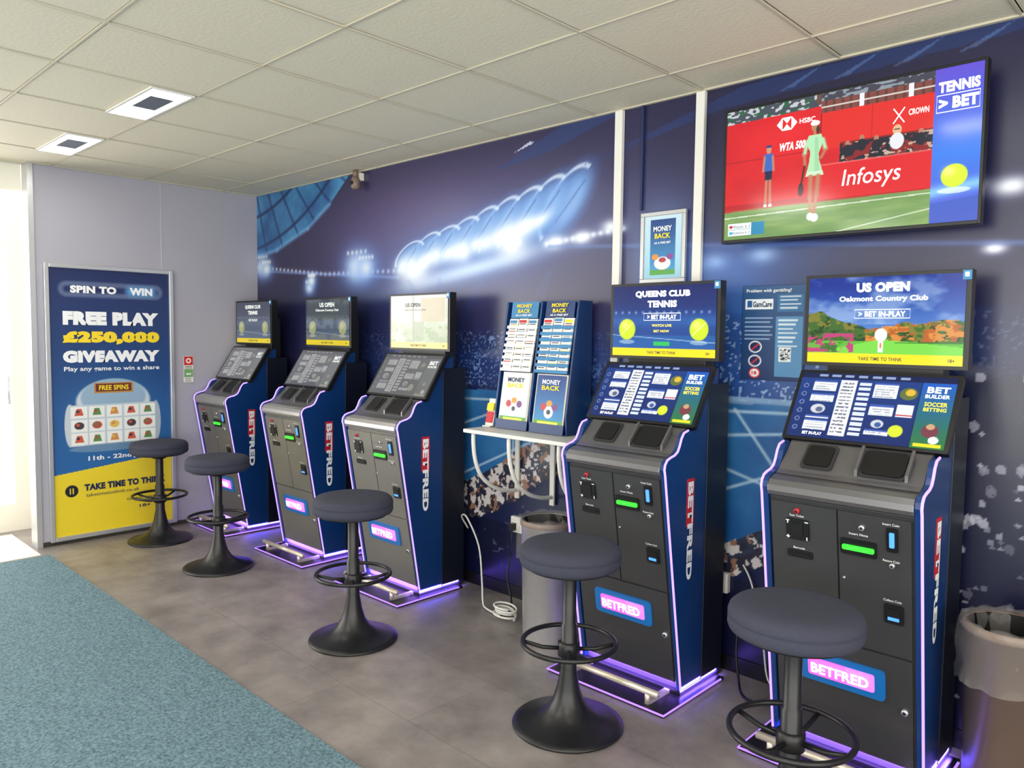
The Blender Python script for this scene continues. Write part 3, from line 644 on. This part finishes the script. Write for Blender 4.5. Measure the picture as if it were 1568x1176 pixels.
# ---------------------------------------------------------------- stools
def stool(x,y,rot=0.):
    e=empty('bar_stool',(x,y,0)); e.rotation_euler=(0,0,rot)
    B=MB()
    B.lathe([(0,.712),(.09,.714),(.15,.712),(.176,.706),(.188,.695),(.193,.68),(.1925,.672),(.1895,.669),(.1925,.665),(.193,.645),(.188,.632),(.175,.626),(0,.626)],(0,0,0),M_fab,56); B.obj('seat',e)
    B=MB(); B.lathe([(0,.626),(.165,.626),(.165,.618),(.06,.612),(.045,.59),(0,.59)],(0,0,0),M_blk,40)
    B.lathe([(.026,.60),(.026,.40),(.031,.395),(.031,.10)],(0,0,0),M_blk,24)
    B.obj('column',e)
    B=MB(); B.tube([(.178*math.cos(a),.178*math.sin(a),.325) for a in np.linspace(0,2*math.pi,48,endpoint=False)],.0095,M_blk,10,True)
    for k in range(4):
        a=k*math.pi/2+.4; B.tube([(.03*math.cos(a),.03*math.sin(a),.30),(.10*math.cos(a),.10*math.sin(a),.302),(.176*math.cos(a),.176*math.sin(a),.322)],.008,M_blk,8)
    B.lathe([(.031,.27),(.042,.275),(.042,.325),(.031,.33)],(0,0,0),M_blk,24); B.obj('foot_ring',e)
    B=MB(); B.lathe([(0,.001),(.212,.001),(.215,.006),(.212,.012),(.19,.018),(.15,.028),(.11,.045),(.08,.07),(.058,.105),(.044,.15),(.035,.20),(0.031,.22)],(0,0,0),M_blk,56); B.obj('trumpet_base',e)
for s in ((-5.52,2.158,.2),(-4.62,2.163,.9),(-3.068,2.11,.5),(-1.80,2.22,.3),(-.91,2.18,1.1)): stool(*s)

# ---------------------------------------------------------------- bins
def bin_(x,y,m):
    e=empty('waste_bin',(x,y,0)); B=MB()
    B.lathe([(0,.001),(.112,.001),(.115,.01),(.128,.59),(.134,.592),(.134,.60),(.125,.60),(.11,.03),(0,.02)],(0,0,0),m,48)
    B.lathe([(.129,.575),(.1345,.577),(.1345,.602),(.129,.604)],(0,0,0),M_brown,48)
    B.lathe([(.108,.08),(.123,.598)],(0,0,0),M_dark,48); B.obj('bin_body',e)
    B=MB(); B.lathe([(.118,.50),(.122,.59),(.132,.615),(.142,.61),(.146,.57),(.152,.52),(.146,.47),(.158,.42)],(0,0,0),M_bag,30,.010); B.obj('bin_liner',e)
bin_(-2.40,2.78,M_bin); bin_(-.475,2.80,M_bin2)

# ---------------------------------------------------------------- shelf + leaflet stand
e=empty('wall_shelf',(-2.59,3.1,1.0)); B=MB()
B.box(-.36,.36,-.38,-.001,-.022,-.002,M_white); B.obj('shelf_board',e,bevel=.004)
B=MB()
for x in (-.31,-.05,.28):
    B.tube(smoothpath([(x,-.35,-.022),(x,-.35,-.08),(x,-.335,-.17),(x,-.29,-.26),(x,-.20,-.33),(x,-.10,-.365),(x,-.012,-.375)],3),.011,M_white,10)
    B.box(x-.015,x+.015,-.014,-.003,-.42,-.03,M_white)
B.obj('shelf_brackets',e)
e=empty('leaflet_stand',(-2.63,3.09,1.0)); B=MB()
pr=[(-.20,0),(-.205,.10),(-.115,.672),(-.01,.672),(-.01,0)]
for x in (-.25,-.006,.238): B.prism(pr,x,x+.012,M_blue)
B.prism([(-.19,.0),(-.16,.01),(-.085,.665),(-.01,.665),(-.01,0)],-.24,.24,M_blue); B.obj('stand_body',e,bevel=.002)
def lc(kind):
    c=Cv(-.5,.5,-.5,.5,60,80,(30,90,160)); X,Y=c.X,c.Y
    c.C=mixc(Y+.5,(60,150,205),(24,60,130)) if kind else mixc(Y+.5,(200,222,230),(240,243,244))  # left leaflet washed white, glare painted into its print
    c.rect(-.5,-.5,.5,-.38,(90,160,60)); c.ell(0,-.22,.16,.12,(235,236,240)); c.ell(0,-.22,.07,.05,(60,60,80)); c.ell(-.2,-.12,.1,.07,(190,60,70)); c.ell(.2,-.12,.1,.07,(120,70,130)); c.ell(0,-.05,.1,.06,(220,150,60)); c.rect(-.35,-.45,.35,-.40,(240,230,80))
    return c
ta=math.atan2(.155,.985); TU=(0,.155,.985)
lcol=[M_redp,M_tealp,M_yel,M_navyp,M_tealp]
for ci,cx in enumerate((-.122,.122)):
    B=MB()
    def lf(z0,z1,w,m,yo,dx=0.,th=.003):
        zc=(z0+z1)/2; y=-.205+.155*zc-yo; B.obox((cx+dx,y,zc),(w/2,th,(z1-z0)/2),-ta,m,.002)
    lf(.012,.30,.205,M_white,.0); lf(.0,.05,.225,M_blue,.008)
    for k in range(8):
        z=.305+k*.032; yo=.022-k*.0022
        for j,dx in enumerate((-.069,0,.069)):
            top=z+.056+random.uniform(-.005,.006)
            lf(z,top,.064,M_wh,yo-.007,dx); lf(z,top-.004,.062,M_white,yo-.002,dx+.002)
            lf(top-.022,top-.008,.050,lcol[(k*2+j+ci)%5],yo+.0015,dx,.0008)
            lf(top-.030,top-.026,.044,M_navyp,yo+.0015,dx,.0008)
        lf(z,z+.016,.218,M_alu if ci==0 else M_tealp,yo+.003)
    lf(.585,.672,.19,M_tealp if ci==0 else M_blue,.002)
    B.obj('leaflets',e)
    c=lc(ci); c.X=c.X*.19; c.Y=c.Y*.26; c.mesh('leaflet_front',M_print,e,(cx,-.205+.155*.165-.006,.165),YB,TU)
    text('MONEY',e,(cx,-.205+.155*.26-.007,.26),.12,.024,M_wh if ci else M_navyp,yd=TU,bold=.03); text('BACK',e,(cx,-.205+.155*.23-.007,.23),.12,.024,M_yel,yd=TU,bold=.03)
    text('MONEY',e,(cx,-.205+.155*.65-.008,.65),.11,.02,M_yel,yd=TU,bold=.03); text('BACK',e,(cx,-.205+.155*.622-.008,.622),.09,.02,M_yel,yd=TU,bold=.03); text('AS A FREE BET',e,(cx,-.205+.155*.60-.008,.60),.12,.01,M_wh,yd=TU)
e=empty('leaflet_holder',(-2.918,2.90,1.0)); B=MB(); B.obox((0,0,.075),(.028,.003,.075),-.25,M_cream,.004); B.box(-.03,.03,-.04,.03,0,.006,M_alu); B.obox((0,-.012,.05),(.024,.004,.03),-.25,M_redp,.003); B.obox((0,-.004,.105),(.024,.005,.02),-.25,M_yel,.003); B.obj('holder',e)

# ---------------------------------------------------------------- info notices between the terminals
e=empty('information_notice',(-1.4375,WY-.006,1.518)); c=Cv(-.138,.138,-.2,.2,100,140,(28,60,110))
c.C=mixc((c.Y+.2)/.4,(20,50,98),(44,88,138))
c.rect(-.125,.10,.0,.145,(235,242,248)); c.rect(-.118,.108,-.095,.138,(40,90,150))
for k in range(6): c.rect(-.125,.06-.018*k,.0-.01*(k%2),.066-.018*k,(170,195,225),.8)
for y in (-.06,-.12): c.ell(-.075,y,.03,.026,(230,235,240)); c.ell(-.075,y,.024,.02,(24,40,90)); c.line(-.09,y-.012,-.06,y+.012,.004,(220,40,50))
c.ell(-.075,-.172,.026,.022,(220,40,50)); c.ell(-.075,-.172,.02,.017,(240,240,240))
c.rect(.015,-.185,.13,.07,(86,142,190)); c.rect(.03,-.12,.085,-.06,(235,240,242)); c.bl(((c.X>.035)&(c.X<.08)&(c.Y>-.115)&(c.Y<-.065))*(vnoise(c.X,c.Y,260,3)>.5),(30,40,60))
for k in range(7): c.rect(.025,.05-.018*k,.11-.01*(k%3),.057-.018*k,(230,240,248),.9)
c.rect(.02,.09,.13,.16,(50,110,160))
for k in range(4): c.rect(.03,.15-.016*k,.12-.015*(k%2),.156-.016*k,(210,225,240),.9)
c.mesh('print',M_print,e,(0,-.003,0),YB,ZB)
B=MB(); B.box(-.14,.14,-.002,.002,-.202,.202,M_navyp); B.obj('backing',e)
text('Problem with gambling?',e,(-.02,-.0045,.178),.20,.018,M_wh,bold=.015); text('GamCare',e,(-.047,-.0045,.122),.085,.024,M_navyp,bold=.02); text('18',e,(-.075,-.0045,-.172),.022,.016,M_redp,bold=.03)

# ---------------------------------------------------------------- large promo poster
e=empty('promotional_poster',(LX+.002,1.98,.985)); YD=(0,1,0)
B=MB(); w,h=.43,.96
def yb(y0,y1,z0,z1,d0,d1,m): B.box(d0,d1,y0,y1,z0,z1,m)
yb(-w,-w+.03,-h,h,.0,.028,M_alu); yb(w-.03,w,-h,h,.0,.028,M_alu); yb(-w+.03,w-.03,h-.03,h,.0,.028,M_alu); yb(-w+.03,w-.03,-h,-h+.03,.0,.028,M_alu); yb(-w+.03,w-.03,-h+.03,h-.03,0,.01,M_white)
B.obj('poster_frame',e,bevel=.004)
c=Cv(-.40,.40,-.93,.93,220,500,(30,60,120)); X,Y=c.X,c.Y
c.C=mixc((Y+.5)/1.4,(38,102,168),(24,40,90)); c.bl(np.exp(-((X)/.35)**2-((Y+.1)/.3)**2)*.5,(60,130,190))
c.poly([(-.4,-.93),(.4,-.93),(.4,-.41),(-.4,-.50)],(240,214,46))
c.ell(0,.0,.25,.16,(206,216,226)); c.ell(0,.03,.22,.13,(150,180,206)); c.rect(-.13,.06,.13,.135,(190,140,70)); c.rect(-.12,.07,.12,.125,(110,46,40))
c.rect(-.29,-.31,.29,-.02,(196,210,222)); c.ell(-.29,-.16,.035,.15,(200,210,220)); c.ell(.29,-.16,.035,.15,(170,186,200)); c.ell(0,-.33,.3,.03,(120,150,180),.8)
cols=[(206,90,70),(226,190,90),(90,140,80),(70,60,66),(214,140,80),(180,80,70)]
for i in range(5):
    for j in range(3):
        x=-.232+i*.116; y=-.07-j*.095
        c.rect(x-.052,y-.042,x+.052,y+.042,(240,242,240)); k=(i*2+j*3)%6
        if k%2: c.ell(x,y,.032,.026,cols[k])
        else: c.poly([(x-.03,y-.024),(x+.03,y-.024),(x+.016,y+.026),(x-.016,y+.026)],cols[k])
        c.ell(x-.008,y+.006,.012,.010,cols[(k+3)%6])
c.ell(-.29,-.62,.042,.042,(24,26,40)); c.rect(-.304,-.64,-.296,-.6,(244,222,58)); c.rect(-.285,-.64,-.277,-.6,(244,222,58))
c.line(-.29,.79,.30,.79,.062/1.3,(240,244,250)); c.line(-.29,.79,.30,.79,.054/1.3,(24,40,90)); c.line(.13,.79,.27,.79,.056/1.3,(96,158,212))
c.mesh('print',M_print,e,(.012,0,0),YD,ZB)
def pt(s,y,z,w,h,m,b=.035): text(s,e,(.0135,y,z),w,h,m,xd=YD,yd=ZB,bold=b)
pt('SPIN TO',-.12,.79,.30,.052,M_wh,.06); pt('WIN',.20,.79,.16,.055,M_wh,.06)
pt('FREE PLAY',.0,.59,.64,.095,M_wh,.085); pt('\u00a3250,000',.0,.452,.65,.095,M_yel,.085); pt('GIVEAWAY',0,.322,.65,.085,M_wh,.085)
pt('Play any game to win a share',0,.232,.64,.04,M_wh,.02); pt('FREE SPINS',0,.098,.2,.036,M_yel,.03)
pt('11th - 22nd June',.03,-.405,.42,.042,M_wh,.03); pt('TAKE TIME TO THINK',.07,-.605,.56,.048,M_navyp,.06); pt('taketimetothink.co.uk',-.02,-.66,.36,.025,M_navyp,.0); pt('GambleAware.org',.2,-.73,.26,.022,M_navyp,.0); pt('18+',.2,-.79,.08,.024,M_navyp,.02)

e=empty('fire_action_sign',(LX+.003,2.525,1.2)); c=Cv(-.036,.036,-.1,.1,24,60,(230,232,225)); c.rect(-.034,.03,.034,.098,(206,40,40)); c.ell(0,.065,.02,.02,(240,240,240)); c.ell(0,.065,.01,.01,(200,40,40))
c.rect(-.034,-.06,.034,-.0,(120,170,110))
for k in range(4): c.rect(-.028,.004+.006*k,.028,.007+.006*k,(90,90,90),.8)
for k in range(5): c.rect(-.028,-.095+.006*k,.02,-.092+.006*k,(90,90,90),.8)
c.rect(-.02,-.045,.02,-.03,(230,240,230)); c.mesh('print',M_print,e,(.004,0,0),YD,ZB); B=MB(); B.box(-.002,.0035,-.037,.037,-.101,.101,M_white); B.obj('plate',e)

e=empty('security_camera',(-4.40,WY-.06,2.53)); B=MB()
B.tube([(0,0,.066),(0,0,.02)],.018,M_brown,14); B.lathe([(0,.022),(.022,.02),(.03,.0),(.03,-.05),(.02,-.062),(0,-.064)],(0,0,0),M_brown,20); B.tube([(0,-.024,-.02),(0,-.036,-.024)],.012,M_dark,12); B.box(-.02,.02,.02,.055,.0,.05,M_cream); B.obj('housing',e)

def socket(x,z):
    e=empty('power_socket',(x,WY-.004,z)); B=MB(); B.box(-.045,.045,-.03,0,-.045,.045,M_white); B.obj('face_plate',e,bevel=.004)
    B=MB(); B.box(-.028,.0,-.065,-.03,-.03,.01,M_black); B.tube([(-.014,-.05,-.03),(-.014,-.05,-.10)],.004,M_cabk,8); B.obj('plug',e,bevel=.004)
socket(-2.888,.43); socket(-1.64,.40)
B=MB()
B.tube(smoothpath([(-3.225,3.02,.36),(-3.215,2.96,.44),(-3.15,2.94,.45),(-3.06,2.95,.30),(-3.0,2.92,.12),(-2.95,2.88,.02),(-2.88,2.84,.012),(-2.76,2.82,.012)]),.005,M_cab,8)
cp=[]
for k in range(80):
    a=k*.31; r=1+.15*math.sin(a*.37); cp.append((-2.72+.06*r*math.cos(a),2.82+.045*r*math.sin(a),.012+.0007*k+.012*abs(math.sin(a*.5))))
B.tube(cp,.0055,M_cab,8)
B.tube(smoothpath([(-2.905,3.05,.27),(-2.88,3.0,.15),(-2.80,2.95,.05),(-2.73,2.86,.03)]),.005,M_cabk,8)
B.obj('power_cable')
B=MB(); B.tube(smoothpath([(-1.53,3.08,.35),(-1.52,3.03,.15),(-1.48,2.98,.04),(-1.42,2.9,.012),(-1.34,2.88,.012),(-1.27,2.95,.012)]),.0055,M_cabk,8)
B.tube(smoothpath([(-1.53,3.09,.5),(-1.48,3.08,.42),(-1.42,3.07,.2),(-1.38,3.05,.04),(-1.3,3.03,.012)]),.004,M_cab,8); B.obj('power_cable')

# ---------------------------------------------------------------- world + daylight
w=bpy.data.worlds.new('overcast_daylight'); sc.world=w; w.use_nodes=True
nt=w.node_tree; bg=nt.nodes['Background']
tc=nt.nodes.new('ShaderNodeTexCoord'); sx=nt.nodes.new('ShaderNodeSeparateXYZ'); rp=nt.nodes.new('ShaderNodeMapRange')
rp.inputs[1].default_value=-.1; rp.inputs[2].default_value=.1; rp.inputs[3].default_value=6.6; rp.inputs[4].default_value=4.6  # lower half set brighter than the sky to light the ceiling
nt.links.new(tc.outputs['Generated'],sx.inputs[0]); nt.links.new(sx.outputs['Z'],rp.inputs[0]); nt.links.new(rp.outputs[0],bg.inputs[1])
bg.inputs[0].default_value=(1,.985,.94,1)
def portal(loc,rot,sx,sy):
    ld=bpy.data.lights.new('daylight_portal','AREA'); ld.shape='RECTANGLE'; ld.size=sx; ld.size_y=sy
    try: ld.cycles.is_portal=True
    except Exception: pass
    o=bpy.data.objects.new('daylight_portal',ld); o.location=loc; o.rotation_euler=rot; link(o)
portal((-6.68,-.3,1.25),(0,math.radians(-90),0),2.5,4.9)
portal((-.2,FY-.12,1.32),(math.radians(90),0,0),4.4,2.25)
portal((RX+.12,-.65,1.37),(0,math.radians(90),0),2.15,5.1)

cam=bpy.data.cameras.new('camera'); co=bpy.data.objects.new('camera',cam); link(co)
cam.sensor_width=36; cam.lens=26.77; cam.clip_start=.05
R=Matrix(((.723,-.0538,.6888),(.6909,.039,-.7219),(.012,.9978,.0654)))
q=R.to_quaternion(); q.normalize()
co.matrix_world=Matrix.Translation((0,0,1.5))@q.to_matrix().to_4x4()
sc.camera=co
